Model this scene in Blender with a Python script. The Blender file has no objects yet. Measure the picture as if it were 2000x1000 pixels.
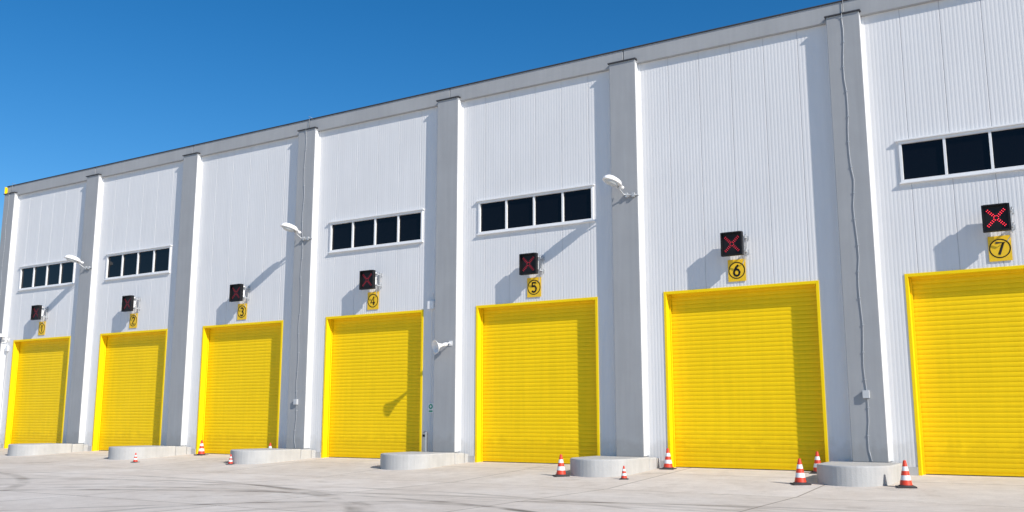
import bpy, math, random
from mathutils import Vector, Matrix
random.seed(4)
S = bpy.context.scene
COL = bpy.context.collection

# ------------------------------------------------------------------ materials
def nodes_of(name):
    m = bpy.data.materials.new(name); m.use_nodes = True
    nt = m.node_tree
    return m, nt, nt.nodes['Principled BSDF']

def L(nt, a, b): nt.links.new(a, b)

def noise(nt, scale, detail=4, vec=None, rough=.55, stretch=None):
    n = nt.nodes.new('ShaderNodeTexNoise'); n.inputs['Scale'].default_value = scale
    n.inputs['Detail'].default_value = detail; n.inputs['Roughness'].default_value = rough
    g = nt.nodes.new('ShaderNodeNewGeometry')
    src = g.outputs['Position']
    if stretch:
        mp = nt.nodes.new('ShaderNodeMapping'); mp.inputs['Scale'].default_value = stretch
        L(nt, src, mp.inputs['Vector']); src = mp.outputs['Vector']
    L(nt, src, n.inputs['Vector'])
    return n.outputs['Fac']

def ramp(nt, fac, p0, p1, c0, c1):
    r = nt.nodes.new('ShaderNodeValToRGB')
    r.color_ramp.elements[0].position = p0; r.color_ramp.elements[1].position = p1
    r.color_ramp.elements[0].color = (*c0, 1); r.color_ramp.elements[1].color = (*c1, 1)
    L(nt, fac, r.inputs['Fac']); return r.outputs['Color']

def mul(nt, a, b, fac=1.0):
    m = nt.nodes.new('ShaderNodeMix'); m.data_type = 'RGBA'; m.blend_type = 'MULTIPLY'
    m.inputs[0].default_value = fac
    L(nt, a, m.inputs[6]); L(nt, b, m.inputs[7]); return m.outputs[2]

def mat(name, col, rough=.6, var=.06, scale=1.2, metal=0, streak=0, bump=0, bscale=40, spec=.5, grime=0):
    m, nt, p = nodes_of(name)
    p.inputs['Roughness'].default_value = rough; p.inputs['Metallic'].default_value = metal
    p.inputs['Specular IOR Level'].default_value = spec
    lo = tuple(c * (1 - var) for c in col); hi = tuple(min(1, c * (1 + var)) for c in col)
    c = ramp(nt, noise(nt, scale, 6), .3, .7, lo, hi)
    if streak:
        s = ramp(nt, noise(nt, 1.0, 5, stretch=(7, 7, .35)), .35, .65, (1 - streak,) * 3, (1, 1, 1))
        c = mul(nt, c, s)
    if grime:   # dirt splashed up from the yard
        g = nt.nodes.new('ShaderNodeNewGeometry'); sp = nt.nodes.new('ShaderNodeSeparateXYZ'); L(nt, g.outputs['Position'], sp.inputs[0])
        a = nt.nodes.new('ShaderNodeMath'); a.operation = 'MULTIPLY_ADD'; a.inputs[1].default_value = -1.1
        L(nt, noise(nt, 3.5, 5), a.inputs[0]); L(nt, sp.outputs['Z'], a.inputs[2])
        c = mul(nt, c, ramp(nt, a.outputs[0], 0, .30, (1 - grime, 1 - grime * 1.1, 1 - grime * 1.3), (1, 1, 1)))
    L(nt, c, p.inputs['Base Color'])
    if bump:
        b = nt.nodes.new('ShaderNodeBump'); b.inputs['Strength'].default_value = bump
        b.inputs['Distance'].default_value = .01
        L(nt, noise(nt, bscale, 6), b.inputs['Height']); L(nt, b.outputs['Normal'], p.inputs['Normal'])
    return m

M_wall = mat('white_wall_cladding', (.755, .745, .74), .55, .02, .5, streak=.04, spec=.3, grime=.10)
M_joint = mat('panel_joint', (.50, .49, .49), .6)
M_pil = mat('grey_pillar_paint', (.365, .37, .378), .8, .04, 1.1, streak=.06, bump=.25, bscale=25, spec=.2, grime=.10)
M_beam = mat('grey_beam_paint', (.39, .392, .395), .8, .05, .9, streak=.05, bump=.25, bscale=25, spec=.2)
M_white = mat('white_trim', (.82, .81, .80), .4, .03)
M_dark = mat('dark_bitumen', (.05, .05, .055), .7)
M_yel = mat('yellow_roller_paint', (.97, .645, .004), .5, .025, .8, streak=.05, spec=.2, grime=.10)
M_yelf = mat('yellow_frame_paint', (.97, .67, .004), .5, .03, spec=.2, grime=.08)
M_rub = mat('black_rubber', (.03, .03, .03), .8)
M_isl = mat('light_concrete', (.55, .548, .545), .85, .07, 2.5, bump=.5, bscale=30, streak=.07, grime=.12)
M_glass = mat('dark_window_glass', (.004, .004, .006), .03, .0, spec=.26)
M_blk = mat('black_signal_plastic', (.010, .009, .010), .5, spec=.3)
M_galv = mat('galvanised_steel', (.50, .51, .52), .45, .08, 6, metal=.3)
M_grey = mat('grey_plastic', (.55, .56, .57), .5)
M_amb = mat('amber_plate', (.86, .53, .012), .5, .03)
M_ink = mat('black_ink', (.012, .011, .01), .6, 0, spec=.2)
M_cone = mat('cone_orange', (.72, .055, .02), .5, .08, 8)
M_conew = mat('cone_white', (.8, .8, .78), .5, .08, 8)
M_coneb = mat('cone_rubber_base', (.05, .045, .045), .8)
M_green = mat('green_ink', (.01, .30, .16), .5)
M_steel = mat('brushed_steel', (.45, .45, .46), .3, .05, 8, metal=.9)
M_bowl = mat('lamp_glass_bowl', (.55, .57, .58), .15)
M_roof = mat('roof_membrane', (.35, .35, .36), .8)

def led(name, s):
    m, nt, p = nodes_of(name)
    p.inputs['Base Color'].default_value = (.25 + .2 * s, .01, .03, 1)
    p.inputs['Emission Color'].default_value = (1, .03, .06, 1)
    p.inputs['Emission Strength'].default_value = s
    return m

# concrete yard
def yard():
    m, nt, p = nodes_of('yard_concrete')
    p.inputs['Roughness'].default_value = .9; p.inputs['Specular IOR Level'].default_value = .2
    g = nt.nodes.new('ShaderNodeNewGeometry'); pos = g.outputs['Position']
    base = ramp(nt, noise(nt, .35, 8, rough=.62), .3, .7, (.70, .62, .545), (.82, .755, .69))
    med = ramp(nt, noise(nt, 2.2, 8, rough=.65), .3, .72, (.82, .81, .80), (1, 1, 1))
    fine = ramp(nt, noise(nt, 28, 4), .3, .7, (.90, .90, .89), (1, 1, 1))
    c = mul(nt, mul(nt, base, med), fine)
    br = nt.nodes.new('ShaderNodeTexBrick'); br.offset = 0; br.squash = 1
    br.inputs['Scale'].default_value = 1; br.inputs['Mortar Size'].default_value = .022
    br.inputs['Brick Width'].default_value = 4.52; br.inputs['Row Height'].default_value = 3.9
    br.inputs['Color1'].default_value = (1, 1, 1, 1); br.inputs['Color2'].default_value = (.91, .905, .895, 1)
    br.inputs['Mortar'].default_value = (.42, .40, .37, 1)
    mp = nt.nodes.new('ShaderNodeMapping'); mp.inputs['Location'].default_value = (1.2, 1.3, 0)
    L(nt, pos, mp.inputs['Vector']); L(nt, mp.outputs['Vector'], br.inputs['Vector'])
    c = mul(nt, c, br.outputs['Color'], .9)
    brk = noise(nt, 1.1, 5)
    def arc(cx, cy, R, w, dark):
        d = nt.nodes.new('ShaderNodeVectorMath'); d.operation = 'DISTANCE'
        sx = nt.nodes.new('ShaderNodeVectorMath'); sx.operation = 'MULTIPLY'
        sx.inputs[1].default_value = (1, 1, 0)
        L(nt, pos, sx.inputs[0]); L(nt, sx.outputs[0], d.inputs[0]); d.inputs[1].default_value = (cx, cy, 0)
        a = nt.nodes.new('ShaderNodeMath'); a.operation = 'SUBTRACT'; L(nt, d.outputs['Value'], a.inputs[0]); a.inputs[1].default_value = R
        b = nt.nodes.new('ShaderNodeMath'); b.operation = 'ABSOLUTE'; L(nt, a.outputs[0], b.inputs[0])
        e = nt.nodes.new('ShaderNodeMapRange'); e.inputs['From Min'].default_value = w * .4; e.inputs['From Max'].default_value = w * 1.1
        e.inputs['To Min'].default_value = 1; e.inputs['To Max'].default_value = 0; L(nt, b.outputs[0], e.inputs['Value'])
        k = nt.nodes.new('ShaderNodeMapRange'); k.inputs['From Min'].default_value = .38; k.inputs['From Max'].default_value = .62
        L(nt, brk, k.inputs['Value'])
        q = nt.nodes.new('ShaderNodeMath'); q.operation = 'MULTIPLY'; L(nt, e.outputs[0], q.inputs[0]); L(nt, k.outputs[0], q.inputs[1])
        return ramp(nt, q.outputs[0], 0, 1, (1, 1, 1), (dark, dark * .99, dark * .97))
    for a in [(-14, -22, 12.2, .16, .55), (-14, -22, 14.1, .14, .66), (-20, -19, 10.5, .18, .62), (-3, -24, 16.5, .15, .64),
              (-9, -30, 21.5, .2, .70), (-33, -24, 15.5, .2, .66), (-24, -26, 18.3, .16, .68), (-6, -16, 8.0, .14, .70),
              (-2, -20, 9.0, .17, .60), (-40, -14, 8.5, .25, .70), (-17, -17, 7.2, .2, .56), (-11, -15, 4.6, .18, .58)]:
        c = mul(nt, c, arc(*a))
    st = ramp(nt, noise(nt, .8, 7, rough=.7), .58, .74, (1, 1, 1), (.74, .72, .69))
    c = mul(nt, c, st)
    L(nt, c, p.inputs['Base Color'])
    b = nt.nodes.new('ShaderNodeBump'); b.inputs['Strength'].default_value = .35; b.inputs['Distance'].default_value = .01
    L(nt, noise(nt, 22, 7), b.inputs['Height']); L(nt, b.outputs['Normal'], p.inputs['Normal'])
    return m
M_yard = yard()

# ------------------------------------------------------------------ mesh builder
class MB:
    def __init__(s): s.v = []; s.f = []; s.m = []; s.s = []
    def add(s, vs, fs, mi=0, smooth=False):
        o = len(s.v); s.v += [tuple(v) for v in vs]
        for f in fs: s.f.append([o + i for i in f]); s.m.append(mi); s.s.append(smooth)
    def box(s, x0, x1, y0, y1, z0, z1, mi=0):
        vs = [(x, y, z) for z in (z0, z1) for y in (y0, y1) for x in (x0, x1)]
        s.add(vs, [(0, 2, 3, 1), (4, 5, 7, 6), (0, 1, 5, 4), (2, 6, 7, 3), (0, 4, 6, 2), (1, 3, 7, 5)], mi)
    def tube(s, pts, r, n=8, mi=0):
        pts = [Vector(p) for p in pts]; rings = []
        for i, p in enumerate(pts):
            a = pts[max(0, i - 1)]; b = pts[min(len(pts) - 1, i + 1)]
            d = (b - a).normalized(); up = Vector((0, 0, 1)) if abs(d.z) < .9 else Vector((0, 1, 0))
            u = d.cross(up).normalized(); w = d.cross(u).normalized()
            rings.append([p + u * math.cos(t) * r + w * math.sin(t) * r for t in [2 * math.pi * k / n for k in range(n)]])
        vs = [v for R in rings for v in R]; fs = []
        for i in range(len(pts) - 1):
            for k in range(n):
                fs.append((i * n + k, i * n + (k + 1) % n, (i + 1) * n + (k + 1) % n, (i + 1) * n + k))
        fs.append(tuple(range(n))); fs.append(tuple(range(len(vs) - 1, len(vs) - n - 1, -1)))
        s.add(vs, fs, mi, True)
    def lathe(s, prof, mat4=None, n=20, mi=0, smooth=True, caps=True, sx=1, sy=1):
        """prof [(r,h,mi)] around local z"""
        mat4 = mat4 or Matrix.Identity(4)
        for i in range(len(prof) - 1):
            r0, h0 = prof[i][:2]; r1, h1 = prof[i + 1][:2]; q = prof[i][2] if len(prof[i]) > 2 else mi
            vs = []
            for (r, h) in ((r0, h0), (r1, h1)):
                for k in range(n):
                    t = 2 * math.pi * k / n
                    vs.append(mat4 @ Vector((r * math.cos(t) * sx, r * math.sin(t) * sy, h)))
            s.add(vs, [(k, (k + 1) % n, n + (k + 1) % n, n + k) for k in range(n)], q, smooth)
        if caps:
            for (r, h, flip, q) in ((prof[0][0], prof[0][1], True, prof[0][2] if len(prof[0]) > 2 else mi),
                                    (prof[-1][0], prof[-1][1], False, prof[-2][2] if len(prof[-2]) > 2 else mi)):
                if r > 1e-4:
                    vs = [mat4 @ Vector((r * math.cos(2 * math.pi * k / n) * sx, r * math.sin(2 * math.pi * k / n) * sy, h)) for k in range(n)]
                    s.add(vs, [tuple(range(n))[::-1] if flip else tuple(range(n))], q)
    def build(s, name, mats, parent=None, loc=None, bevel=0):
        me = bpy.data.meshes.new(name); me.from_pydata(s.v, [], s.f)
        for m in mats: me.materials.append(m)
        me.polygons.foreach_set('material_index', s.m); me.polygons.foreach_set('use_smooth', s.s)
        me.update()
        o = bpy.data.objects.new(name, me); COL.objects.link(o)
        if loc: o.location = loc
        if parent: o.parent = parent
        if bevel:
            b = o.modifiers.new('bevel', 'BEVEL'); b.width = bevel; b.segments = 2; b.limit_method = 'ANGLE'
        return o

def empty(name, loc=(0, 0, 0)):
    e = bpy.data.objects.new(name, None); COL.objects.link(e); e.location = loc; return e

# ------------------------------------------------------------------ layout constants (metres)
SP = 6.79; P0 = -5.165; PW = .445
WALL = .25; CUR = .52; BEAM = .12
def pil(k): return P0 + SP * k           # k=0 is pillar between bays 6 and 7
PILS = list(range(-6, 5))                # -6 .. 4
BX0 = pil(-6) - PW; BX1 = pil(4) + PW
ZT = 12.60; ZB0 = 12.50; ZB1 = 13.03

def gz(y):
    if y > .5: return 0
    if y < -5: return -.25
    return -.0455 * (.5 - y)

# ------------------------------------------------------------------ ground
g = MB()
xs = [-600, -120, -80, -60, -40, -20, 0, 20, 40, 80, 120, 600]
ys = [-600, -100, -40, -20, -10, -5, -2.5, .5, 3, 40, 120, 600]
vs = [(x, y, gz(y)) for y in ys for x in xs]; n = len(xs)
g.add(vs, [(j * n + i, j * n + i + 1, (j + 1) * n + i + 1, (j + 1) * n + i) for j in range(len(ys) - 1) for i in range(n - 1)])
g.build('ground', [M_yard])

# ------------------------------------------------------------------ building
B = empty('warehouse_building')
DH = 2.29; DT = 5.166; TR = .085        # door outer half width, top, trim
WH = 2.20; WZ0 = 7.62; WZ1 = 8.75
WIN = {-6: 1, -5: 1, -4: 0, -3: 1, -2: 1, -1: 0, 0: 1, 1: 1, 2: 0, 3: 1}   # keyed by left pillar
bays = PILS[:-1]

# ribbed wall
w = MB()
RP = .1; RD = -.0025
for k in bays:
    xl = pil(k) + PW - .01; xr = pil(k + 1) - PW + .01; cx = (pil(k) + pil(k + 1)) / 2
    X = []; x = xl; i = 0
    while x < xr:
        if i % 10 == 0 and i > 0:
            for (dx, dy, q) in [(0, 0, 0), (.005, .009, 1), (.013, .009, 1), (.018, 0, 0), (.042, RD, 0), (.088, RD, 0)]:
                X.append((x + dx, WALL + dy, q))
        else:
            for (dx, dy) in [(0, 0), (.030, 0), (.042, RD), (.088, RD)]: X.append((x + dx, WALL + dy, 0))
        x += RP; i += 1
    X = [p for p in X if p[0] < xr] + [(xr, WALL, 0)]
    zs = [-.05, DT - TR * .5, WZ0 + .03, WZ1 - .03, ZT]
    for a, b in zip(X[:-1], X[1:]):
        mx = (a[0] + b[0]) / 2
        for z0, z1 in zip(zs[:-1], zs[1:]):
            if z1 <= DT and abs(mx - cx) < DH - TR * .5: continue
            if WIN[k] and abs(z0 - (WZ0 + .03)) < .01 and abs(mx - cx) < WH - .04: continue
            w.add([(a[0], a[1], z0), (b[0], b[1], z0), (b[0], b[1], z1), (a[0], a[1], z1)], [(0, 1, 2, 3)], a[2])
w.build('ribbed_wall_panels', [M_wall, M_joint], B)

# pillars
for k in PILS:
    c = pil(k)
    m = MB(); m.box(c - PW, c + PW, 0, .6, .30, ZT, 0); m.build('pillar', [M_pil], B, bevel=.012)
    m = MB()
    for sgn in (-1, 1):
        a = c + sgn * PW; b = a + sgn * .006
        m.box(min(a, b), max(a, b), .022, WALL + .02, .33, ZB0, 0)
        a2 = a + sgn * .006; b2 = a + sgn * .075
        m.box(min(a2, b2), max(a2, b2), WALL - .016, WALL + .02, .33, ZB0, 0)
    m.build('pillar_side_flashing', [M_white], B)
    m = MB(); m.box(c - PW - .04, c + PW + .04, -.04, BEAM - .002, ZT, ZT + .035, 0)
    m.build('pillar_cap', [M_dark], B)
    m = MB(); m.box(c - PW - .03, c + PW + .03, .02, WALL, 0, .295, 0)
    m.build('pillar_base', [M_isl], B)

# roof beam segments with open joints above the pillars
xs_ = [BX0] + [pil(k) for k in PILS[1:-1]] + [BX1]
for a, b in zip(xs_[:-1], xs_[1:]):
    m = MB(); m.box(a + .012, b - .012, BEAM, .62, ZB0, ZB1, 0); m.build('roof_beam', [M_beam], B, bevel=.012)
m = MB(); m.box(BX0 + .02, BX1 - .02, BEAM + .03, .6, ZB0 + .01, ZB1 - .01, 0); m.build('beam_joint_filler', [M_dark], B)
m = MB(); m.box(BX0 - .02, BX1 + .02, BEAM - .03, .68, ZB1 + .002, ZB1 + .03, 0)
m.build('roof_coping', [M_dark], B)
m = MB()
x = BX0 + .3
while x < BX1:
    m.tube([(x, .3, ZB1 + .03), (x, .3, ZB1 + .10)], .012, 6, 0); x += 1.0
m.tube([(BX0, .3, ZB1 + .10), (BX1, .3, ZB1 + .10)], .008, 6, 0)
m.build('lightning_conductor_cable', [M_galv], B)

# body: side, back walls and roof
m = MB(); D0 = 34
m.box(BX0, BX0 + .3, .6, D0, -.05, ZB1, 0); m.box(BX1 - .3, BX1, .6, D0, -.05, ZB1, 0)
m.box(BX0 + .3, BX1 - .3, D0 - .3, D0, -.05, ZB1, 0)
m.build('side_and_back_walls', [M_wall], B)
m = MB(); m.box(BX0 + .3, BX1 - .3, .62, D0 - .3, ZB1 - .5, ZB1 - .3, 0); m.build('flat_roof', [M_roof], B)
m = MB(); m.box(BX0 - .012, BX0 - .002, -.01, .45, ZT + .06, ZT + .40, 0)
m.build('yellow_corner_marker', [M_yelf], B)

for k in bays:
    cx = (pil(k) + pil(k + 1)) / 2
    m = MB(); o = DH; i = DH - TR; F = WALL - .022
    m.box(cx - o, cx - i, F, CUR + .06, -.02, DT, 0)
    m.box(cx + i, cx + o, F, CUR + .06, -.02, DT, 0)
    m.box(cx - i, cx + i, F, CUR + .06, DT - TR, DT, 0)
    m.build('door_frame', [M_yelf], B, bevel=.006)
    m = MB(); p = .124
    pr = [(0, .007), (.008, .002), (.030, -.004), (.062, -.0065), (.096, -.004), (.117, .002)]
    pts = []; z = .07
    while z < DT - TR:
        j = random.uniform(-.0012, .0012)
        for dz, dy in pr: pts.append((z + dz, CUR + dy + j))
        z += p
    for (z0, y0), (z1, y1) in zip(pts[:-1], pts[1:]):
        m.add([(cx - i - .02, y0, z0), (cx + i + .02, y0, z0), (cx + i + .02, y1, z1), (cx - i - .02, y1, z1)], [(0, 1, 2, 3)], 0)
    m.box(cx - i + .01, cx + i - .01, CUR - .02, CUR + .03, .022, .075, 0)
    m.box(cx - i + .01, cx + i - .01, CUR - .012, CUR + .02, -.02, .02, 1)
    m.box(cx - i + .003, cx - i + .045, CUR - .07, CUR - .022, -.01, DT - TR - .004, 0)
    m.box(cx + i - .045, cx + i - .003, CUR - .07, CUR - .022, -.01, DT - TR - .004, 0)
    m.build('roller_door_curtain', [M_yel, M_rub], B)
    m = MB()
    m.box(pil(k) + PW + .03, cx - DH - .003, WALL - .04, WALL + .05, -.05, .20, 0)
    m.box(cx + DH + .003, pil(k + 1) - PW - .03, WALL - .04, WALL + .05, -.05, .20, 0)
    m.build('wall_upstand', [M_isl], B)
    if WIN[k]:
        m = MB(); F = WALL - .045; fw = .07
        m.box(cx - WH, cx + WH, F, WALL + .06, WZ0, WZ0 + fw, 0)
        m.box(cx - WH, cx + WH, F, WALL + .06, WZ1 - fw, WZ1, 0)
        m.box(cx - WH, cx - WH + fw, F, WALL + .06, WZ0 + fw, WZ1 - fw, 0)
        m.box(cx + WH - fw, cx + WH, F, WALL + .06, WZ0 + fw, WZ1 - fw, 0)
        for j in (-1, 0, 1):
            x = cx + j * (WH - fw / 2) / 2
            m.box(x - .032, x + .032, F + .012, WALL + .06, WZ0 + fw, WZ1 - fw, 0)
        m.box(cx - WH - .07, cx + WH + .05, F - .05, WALL + .01, WZ1 + .002, WZ1 + .045, 0)
        m.box(cx - WH - .04, cx + WH + .04, F - .04, WALL + .01, WZ0 - .04, WZ0 - .002, 0)
        m.build('window_frame', [M_white], B, bevel=.004)
        m = MB()
        for j in range(4):
            a = cx - WH + fw + j * (2 * WH - 2 * fw) / 4; b = a + (2 * WH - 2 * fw) / 4
            dy = .012 * random.uniform(-1, 1)
            m.add([(a, WALL + .03, WZ0 + .05), (b, WALL + .03 + dy, WZ0 + .05), (b, WALL + .03 + dy, WZ1 - .05), (a, WALL + .03, WZ1 - .05)], [(0, 1, 2, 3)], 0)
        m.build('window_glass', [M_glass], B)

# ------------------------------------------------------------------ concrete islands
def island(c):
    E = empty('concrete_island', (c, 0, 0))
    r = .87; cy = -1.9; out = []
    for t in range(0, 25):
        a = math.pi * t / 24
        out.append((r * math.cos(a), cy - r * math.sin(a)))
    out = [(r, -.56)] + out + [(-r, -.56)]
    def ext(name, o, z1):
        n = len(o)
        m = MB(); m.add([(x, y, -.35) for x, y in o] + [(x, y, z1) for x, y in o],
              [(j, (j + 1) % n, n + (j + 1) % n, n + j) for j in range(n)] + [tuple(range(n, 2 * n))] + [tuple(range(n))[::-1]])
        m.f = [f[::-1] for f in m.f]
        return m.build(name, [M_isl], E, bevel=.035)
    ext('rounded_block', out, .325)
    ext('rear_block', [(r - .01, -.01), (r - .01, -.535), (-r + .01, -.535), (-r + .01, -.01)], .30)
    m = MB(); m.box(PW + .04, r - .01, -.006, WALL - .045, -.3, .27, 0); m.box(-r + .01, -PW - .04, -.006, WALL - .045, -.3, .27, 0)
    m.build('toe_block', [M_isl], E)
for k in PILS: island(pil(k))

# ------------------------------------------------------------------ number plates + signals
def arcp(cx, cz, rx, rz, a0, a1, n=14):
    return [(cx + rx * math.cos(math.radians(a0 + (a1 - a0) * i / n)), cz + rz * math.sin(math.radians(a0 + (a1 - a0) * i / n))) for i in range(n + 1)]
GLY = {
 '1': [[(-.045, .095), (.015, .14), (.015, -.14)]],
 '2': [arcp(0, .065, .072, .075, 165, -25) + [(-.075, -.13), (.08, -.13)]],
 '3': [arcp(-.002, .070, .068, .068, 150, -85), arcp(-.002, -.068, .076, .072, 85, -150)],
 '4': [[(.035, -.14), (.035, .14), (-.085, -.065), (.085, -.065)]],
 '5': [[(.070, .135), (-.050, .135), (-.062, .015)] + arcp(-.002, -.050, .078, .088, 125, -145)],
 '6': [[(.045, .138), (-.010, .085), (-.060, 0)] + arcp(0, -.058, .074, .082, 150, 510, 22)],
 '7': [[(-.080, .132), (.080, .132), (-.020, -.14)]],
}
def number_plate(k, d):
    cx = (pil(k) + pil(k + 1)) / 2
    E = empty('door_number_sign', (cx - .0, WALL - .03, 5.63))
    m = MB(); m.box(-.26, .26, 0, .012, -.32, .32, 0); m.box(-.2, .2, .012, .03, -.2, .2, 0)
    m.build('plate', [M_amb], E)
    m = MB(); n = 40; ro, ri = .246, .218
    vs = [(r * math.cos(2 * math.pi * j / n), -.004, r * math.sin(2 * math.pi * j / n)) for r in (ri, ro) for j in range(n)]
    m.add(vs, [(j, (j + 1) % n, n + (j + 1) % n, n + j) for j in range(n)]); m.build('ring', [M_ink], E)
    m = MB()
    for st in GLY[d]: m.tube([(x * 1.1, 0, z * 1.12) for x, z in st], .030, 10, 0)
    m.v = [(x, y * .15 - .0055, z) for x, y, z in m.v]
    m.build('digit', [M_ink], E)

LEDM = {}
def signal(k, s):
    cx = (pil(k) + pil(k + 1)) / 2
    F = -.16; zc = 6.35; h = .325; wd = .30
    m = MB()
    m.box(-wd, wd, F + .03, F + .10, -h, h, 0)
    m.box(-wd - .015, -wd + .03, F - .03, F + .11, -h - .015, h + .015, 0)
    m.box(wd - .03, wd + .015, F - .03, F + .11, -h - .015, h + .015, 0)
    m.box(-wd + .03, wd - .03, F - .06, F + .11, h - .02, h + .016, 0)
    m.box(-wd + .03, wd - .03, F - .03, F + .11, -h - .014, -h + .03, 0)
    m.box(-wd + .03, wd - .05, F + .111, F + .25, -h + .04, h - .04, 1)
    for z in (-.2, .2):
        m.box(wd - .12, wd + .04, F + .15, F + .19, z - .025, z + .025, 2)
        m.box(wd + .0, wd + .04, F + .19, WALL - .02, z - .02, z + .02, 2)
        m.box(wd - .04, wd + .09, WALL - .03, WALL - .007, z - .06, z + .06, 2)
        m.tube([(wd + .06, F + .17, z), (wd + .06, F + .17, z + .07)], .018, 6, 2)
    m.box(wd + .0, wd + .03, WALL - .06, WALL - .03, -.35, .30, 2)
    m.tube([(wd - .05, F + .2, -h + .05), (wd - .03, F + .25, -h - .12), (wd - .12, WALL - .02, -h - .22)], .012, 6, 2)
    for sgn in (-1, 1):
        for off in (-.020, .020):
            for j in range(11):
                t = -.19 + .038 * j
                if abs(t) < .03: continue
                x, z = (t + off * sgn * .7071, t * sgn * 1.05 - off * .7071); r = .0125
                vs = [(x + r * math.cos(q * math.pi / 4), F + .024, z + r * math.sin(q * math.pi / 4)) for q in range(8)]
                m.add(vs, [tuple(range(8))], 3)
    if s not in LEDM: LEDM[s] = led('red_led_%d' % len(LEDM), s)
    m.build('lane_signal', [M_blk, M_white, M_galv, LEDM[s]], loc=(cx, 0, zc))

digits = {-6: '1', -5: '2', -4: '3', -3: '4', -2: '5', -1: '6', 0: '7'}
for k in bays:
    if k > 0: break
    number_plate(k, digits[k])
    signal(k, {0: 1.9, -1: .75, -2: .4, -3: .32, -4: .28, -5: .25, -6: .25}[k])

# ------------------------------------------------------------------ wall lamps
def lamp(k):
    c = pil(k); m = MB()
    m.tube([(.47, .02, 8.19), (.40, -.05, 8.20), (.12, -.07, 8.22), (.02, -.12, 8.24), (-.02, -.30, 8.36), (-.05, -.42, 8.45)], .022, 10, 0)
    m.box(.28, .36, -.085, -.001, 8.14, 8.27, 0); m.box(.06, .13, -.09, -.001, 8.15, 8.29, 0)
    d = Vector((-.30, -.92, .24)).normalized()
    side = d.cross(Vector((0, 0, 1))).normalized(); up = side.cross(d).normalized()
    ctr = Vector((-.12, -.60, 8.55)); sc = 1.2
    M = Matrix(((d.x, side.x, up.x, ctr.x), (d.y, side.y, up.y, ctr.y), (d.z, side.z, up.z, ctr.z), (0, 0, 0, 1))) @ Matrix.Scale(sc, 4)
    n = 24; rows = 14; vs = []; fs = []
    for i in range(rows + 1):
        t = -1 + 2 * i / rows
        rr = math.sqrt(max(0, 1 - abs(t) ** 2.6)); rib = 1 + (.06 if i % 2 else 0)
        for j in range(n + 1):
            a = math.pi * j / n
            vs.append(M @ Vector((t * .30, math.cos(a) * .165 * rr * rib, math.sin(a) * .14 * rr * rib)))
    for i in range(rows):
        for j in range(n):
            fs.append((i * (n + 1) + j, (i + 1) * (n + 1) + j, (i + 1) * (n + 1) + j + 1, i * (n + 1) + j + 1))
    m.add(vs, fs, 1, True)
    m.lathe([(.0, .0), (1.0, .0), (1.03, -.012), (1.0, -.024), (.0, -.024)], M @ Matrix.Diagonal((.31, .175, 1, 1)), 28, 1)
    m.lathe([(.92, -.024), (.86, -.05), (.68, -.08), (.4, -.10), (.05, -.108)], M @ Matrix.Translation((.03, 0, 0)) @ Matrix.Diagonal((.24, .15, 1, 1)), 28, 2)
    m.lathe([(.045, -.40), (.05, -.27), (.09, -.22)], M @ Matrix.Rotation(math.pi / 2, 4, 'Y'), 12, 1)
    m.build('wall_lamp', [M_galv, M_white, M_bowl], loc=(c, 0, 0))
for k in (-5, -3, -1): lamp(k)

# ------------------------------------------------------------------ pillar cables
def cable(k, zbox):
    c = pil(k); m = MB(); pts = []
    z = ZB1 + .10; rnd = random.Random(k)
    pts += [(.02, .3, z), (.02, .06, z + .02), (.02, BEAM - .03, ZB1), (.02, BEAM - .03, ZT + .1), (.0, -.06, ZT + .04)]
    z = ZT - .1; i = 0
    while z > .40:
        x = -.02 + .028 * math.sin(i * 1.1) + rnd.uniform(-.012, .012) + (.0 if z > 8 else .03)
        pts.append((x, -.016, z))
        if i % 2 == 0: m.box(x - .022, x + .022, -.03, -.002, z - .015, z + .015, 0)
        z -= .36; i += 1
    pts.append((.05, -.016, .33))
    m.tube(pts, .0085, 6, 0)
    m.box(-.07, .09, -.09, -.002, zbox - .1, zbox + .1, 1)
    m.build('lightning_down_conductor', [M_galv, M_grey], loc=(c, 0, 0))
cable(0, 2.04); cable(-3, 2.02); cable(-6, 2.02); cable(3, 2.02)

# ------------------------------------------------------------------ horn loudspeaker
m = MB()
d = Vector((-.42, -.86, -.22)).normalized()
q = d.to_track_quat('Z', 'Y').to_matrix().to_4x4()
Mh = Matrix.Translation((.14, -.22, 3.86)) @ q
m.lathe([(.0, -.10), (.055, -.10), (.065, -.08), (.065, .02), (.045, .04), (.06, .12), (.10, .22), (.175, .30), (.225, .335), (.232, .35), (.218, .352), (.16, .30), (.09, .21), (.05, .13), (.0, .13)], Mh, 28, 0, caps=False)
m.lathe([(.0, .06), (.03, .06), (.085, .24), (.075, .25), (.0, .25)], Mh, 20, 0, caps=False)
m.tube([(.25, -.005, 3.92), (.25, -.12, 3.92), (.16, -.2, 3.9)], .02, 8, 0)
m.box(.18, .32, -.02, -.002, 3.84, 4.0, 0)
m.build('horn_loudspeaker', [M_white], loc=(pil(-2), 0, 0))

m = MB(); m.box(-.11, .11, -.10, 0, -.12, .12, 0); m.box(-.13, .13, -.115, -.10, -.14, .14, 0)
m.tube([(.04, -.03, .14), (.04, -.03, .42)], .014, 6, 0); m.tube([(0, -.03, -.12), (0, -.03, -4.3)], .010, 6, 0)
m.build('junction_box', [M_white], loc=(-19.46, WALL - .02, 5.30))

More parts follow.
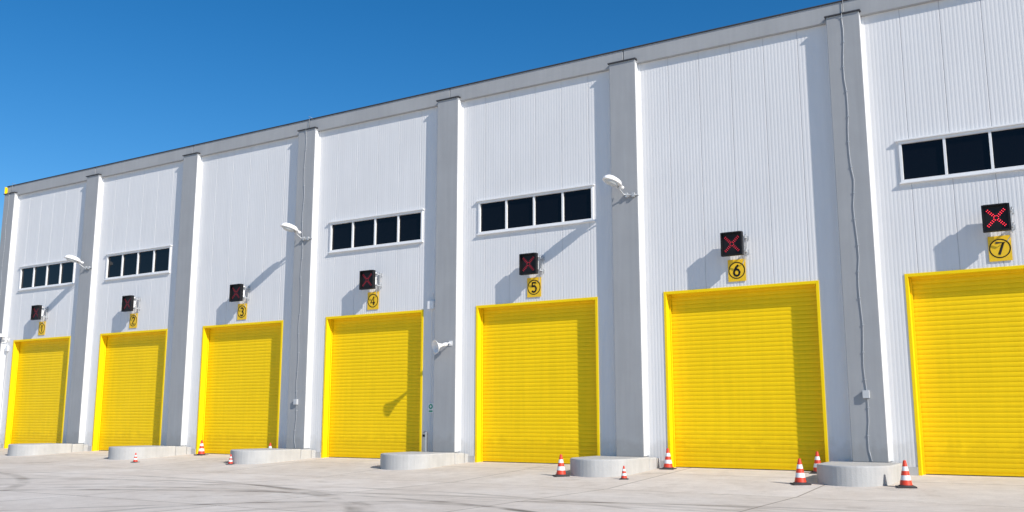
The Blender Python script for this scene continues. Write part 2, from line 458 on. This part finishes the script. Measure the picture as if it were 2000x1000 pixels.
m = MB(); m.box(-.11, .11, -.012, 0, -.17, .17, 0)
m.add([(.085 * math.cos(t * math.pi / 12), -.016, .05 + .085 * math.sin(t * math.pi / 12)) for t in range(24)], [tuple(range(24))], 1)
m.add([(.04 * math.cos(t * math.pi / 12), -.019, .05 + .04 * math.sin(t * math.pi / 12)) for t in range(24)], [tuple(range(24))], 0)
m.box(-.08, .08, -.015, -.0125, -.13, -.08, 1)
m.build('assembly_notice_sign', [M_white, M_green], loc=(-19.44, WALL - .045, 1.76))

m = MB(); m.lathe([(.10, 0), (.10, .02), (.085, .03), (.085, .42), (.09, .43), (.09, .64), (.078, .66), (.06, .68), (.0, .69)], n=24)
m.box(-.05, .05, -.095, -.086, .50, .58, 1)
m.build('ash_bin', [M_steel, M_blk], loc=(-19.40, -.14, .30))

m = MB(); m.box(-.05, .05, -.02, 0, -.08, .08, 0)
m.tube([(0, -.01, 0), (0, -.30, .02), (0, -.34, .12)], .022, 8, 0)
m.box(-.07, .07, -.52, -.16, .12, .25, 0); m.box(-.085, .085, -.58, -.14, .252, .27, 0)
m.lathe([(.045, 0), (.045, .03), (.03, .032), (0, .032)], Matrix.Translation((0, -.52, .185)) @ Matrix.Rotation(math.pi / 2, 4, 'X'), 14, 1)
m.box(-.10, .10, -.09, 0, -.55, -.30, 0); m.tube([(0, -.04, -.30), (0, -.03, -.02)], .012, 6, 0); m.tube([(0, -.03, -.55), (0, -.03, -4.8)], .012, 6, 0)
m.build('security_camera', [M_white, M_blk], loc=(-45.2, WALL - .02, 5.2))

# ------------------------------------------------------------------ cones
def cone(x, y, h, rz=0):
    z = gz(y); m = MB(); s = h / .55
    b = .19 * s
    m.box(-b, b, -b, b, 0, .025 * s, 2)
    m.lathe([(.165 * s, .025 * s), (.15 * s, .045 * s), (.135 * s, .05 * s)], n=20, mi=2, caps=False)
    R = lambda t: (.128 - .098 * t) * s
    lv = [0, .20, .40, .58, .76, 1.0]; ms = [0, 1, 0, 1, 0]
    pr = [(R(t), (.05 + .50 * t) * s, ms[min(i, 4)]) for i, t in enumerate(lv)]
    m.lathe(pr, n=20, caps=False)
    m.lathe([(.03 * s, .55 * s), (.022 * s, .557 * s), (.0, .557 * s)], n=20, caps=False)
    o = m.build('traffic_cone', [M_cone, M_conew, M_coneb], loc=(x, y, z)); o.rotation_euler = (0, 0, rz)
for a in [(-3.92, -2.5, .60, .3), (-6.27, -2.66, .60, .5), (-6.52, .05, .56, .2), (-10.74, -.03, .58, .1), (-10.78, -2.95, .34, .4),
          (-12.76, -2.77, .58, .7), (-26.75, -.05, .52, 0), (-25.72, -2.87, .34, .3), (-30.48, -.11, .58, .2), (-30.2, -3.34, .34, .1)]:
    cone(*a)

# ------------------------------------------------------------------ light, sky
sd = Vector((2.75, -1, 2.0)).normalized()
sun = bpy.data.lights.new('sun', 'SUN'); sun.energy = 5; sun.angle = math.radians(.53); sun.color = (1, .955, .89)
so = bpy.data.objects.new('sun', sun); COL.objects.link(so)
so.rotation_euler = sd.to_track_quat('Z', 'Y').to_euler(); so.location = (60, -30, 50)
W = bpy.data.worlds.new('World'); S.world = W; W.use_nodes = True
nt = W.node_tree; bg = nt.nodes['Background']
sk = nt.nodes.new('ShaderNodeTexSky'); sk.sky_type = 'NISHITA'; sk.sun_disc = False
sk.sun_elevation = math.asin(sd.z); sk.sun_rotation = math.atan2(sd.x, sd.y)
sk.altitude = 300; sk.air_density = 1.0; sk.dust_density = .0; sk.ozone_density = 4.0
hs = nt.nodes.new('ShaderNodeHueSaturation'); hs.inputs['Saturation'].default_value = 1.33
nt.links.new(sk.outputs[0], hs.inputs['Color'])
nt.links.new(hs.outputs[0], bg.inputs[0]); bg.inputs[1].default_value = .122

# ------------------------------------------------------------------ camera
cd = bpy.data.cameras.new('camera'); cd.sensor_width = 36; cd.lens = 1834 / 2000 * 36; cd.clip_end = 2000; cd.clip_start = .1
co = bpy.data.objects.new('camera', cd); COL.objects.link(co)
co.location = (0, -26, 1.43); co.rotation_euler = (math.radians(90 + 9.78), 0, math.radians(31.7))
S.camera = co
S.view_settings.view_transform = 'Standard'; S.view_settings.look = 'None'; S.view_settings.exposure = 0
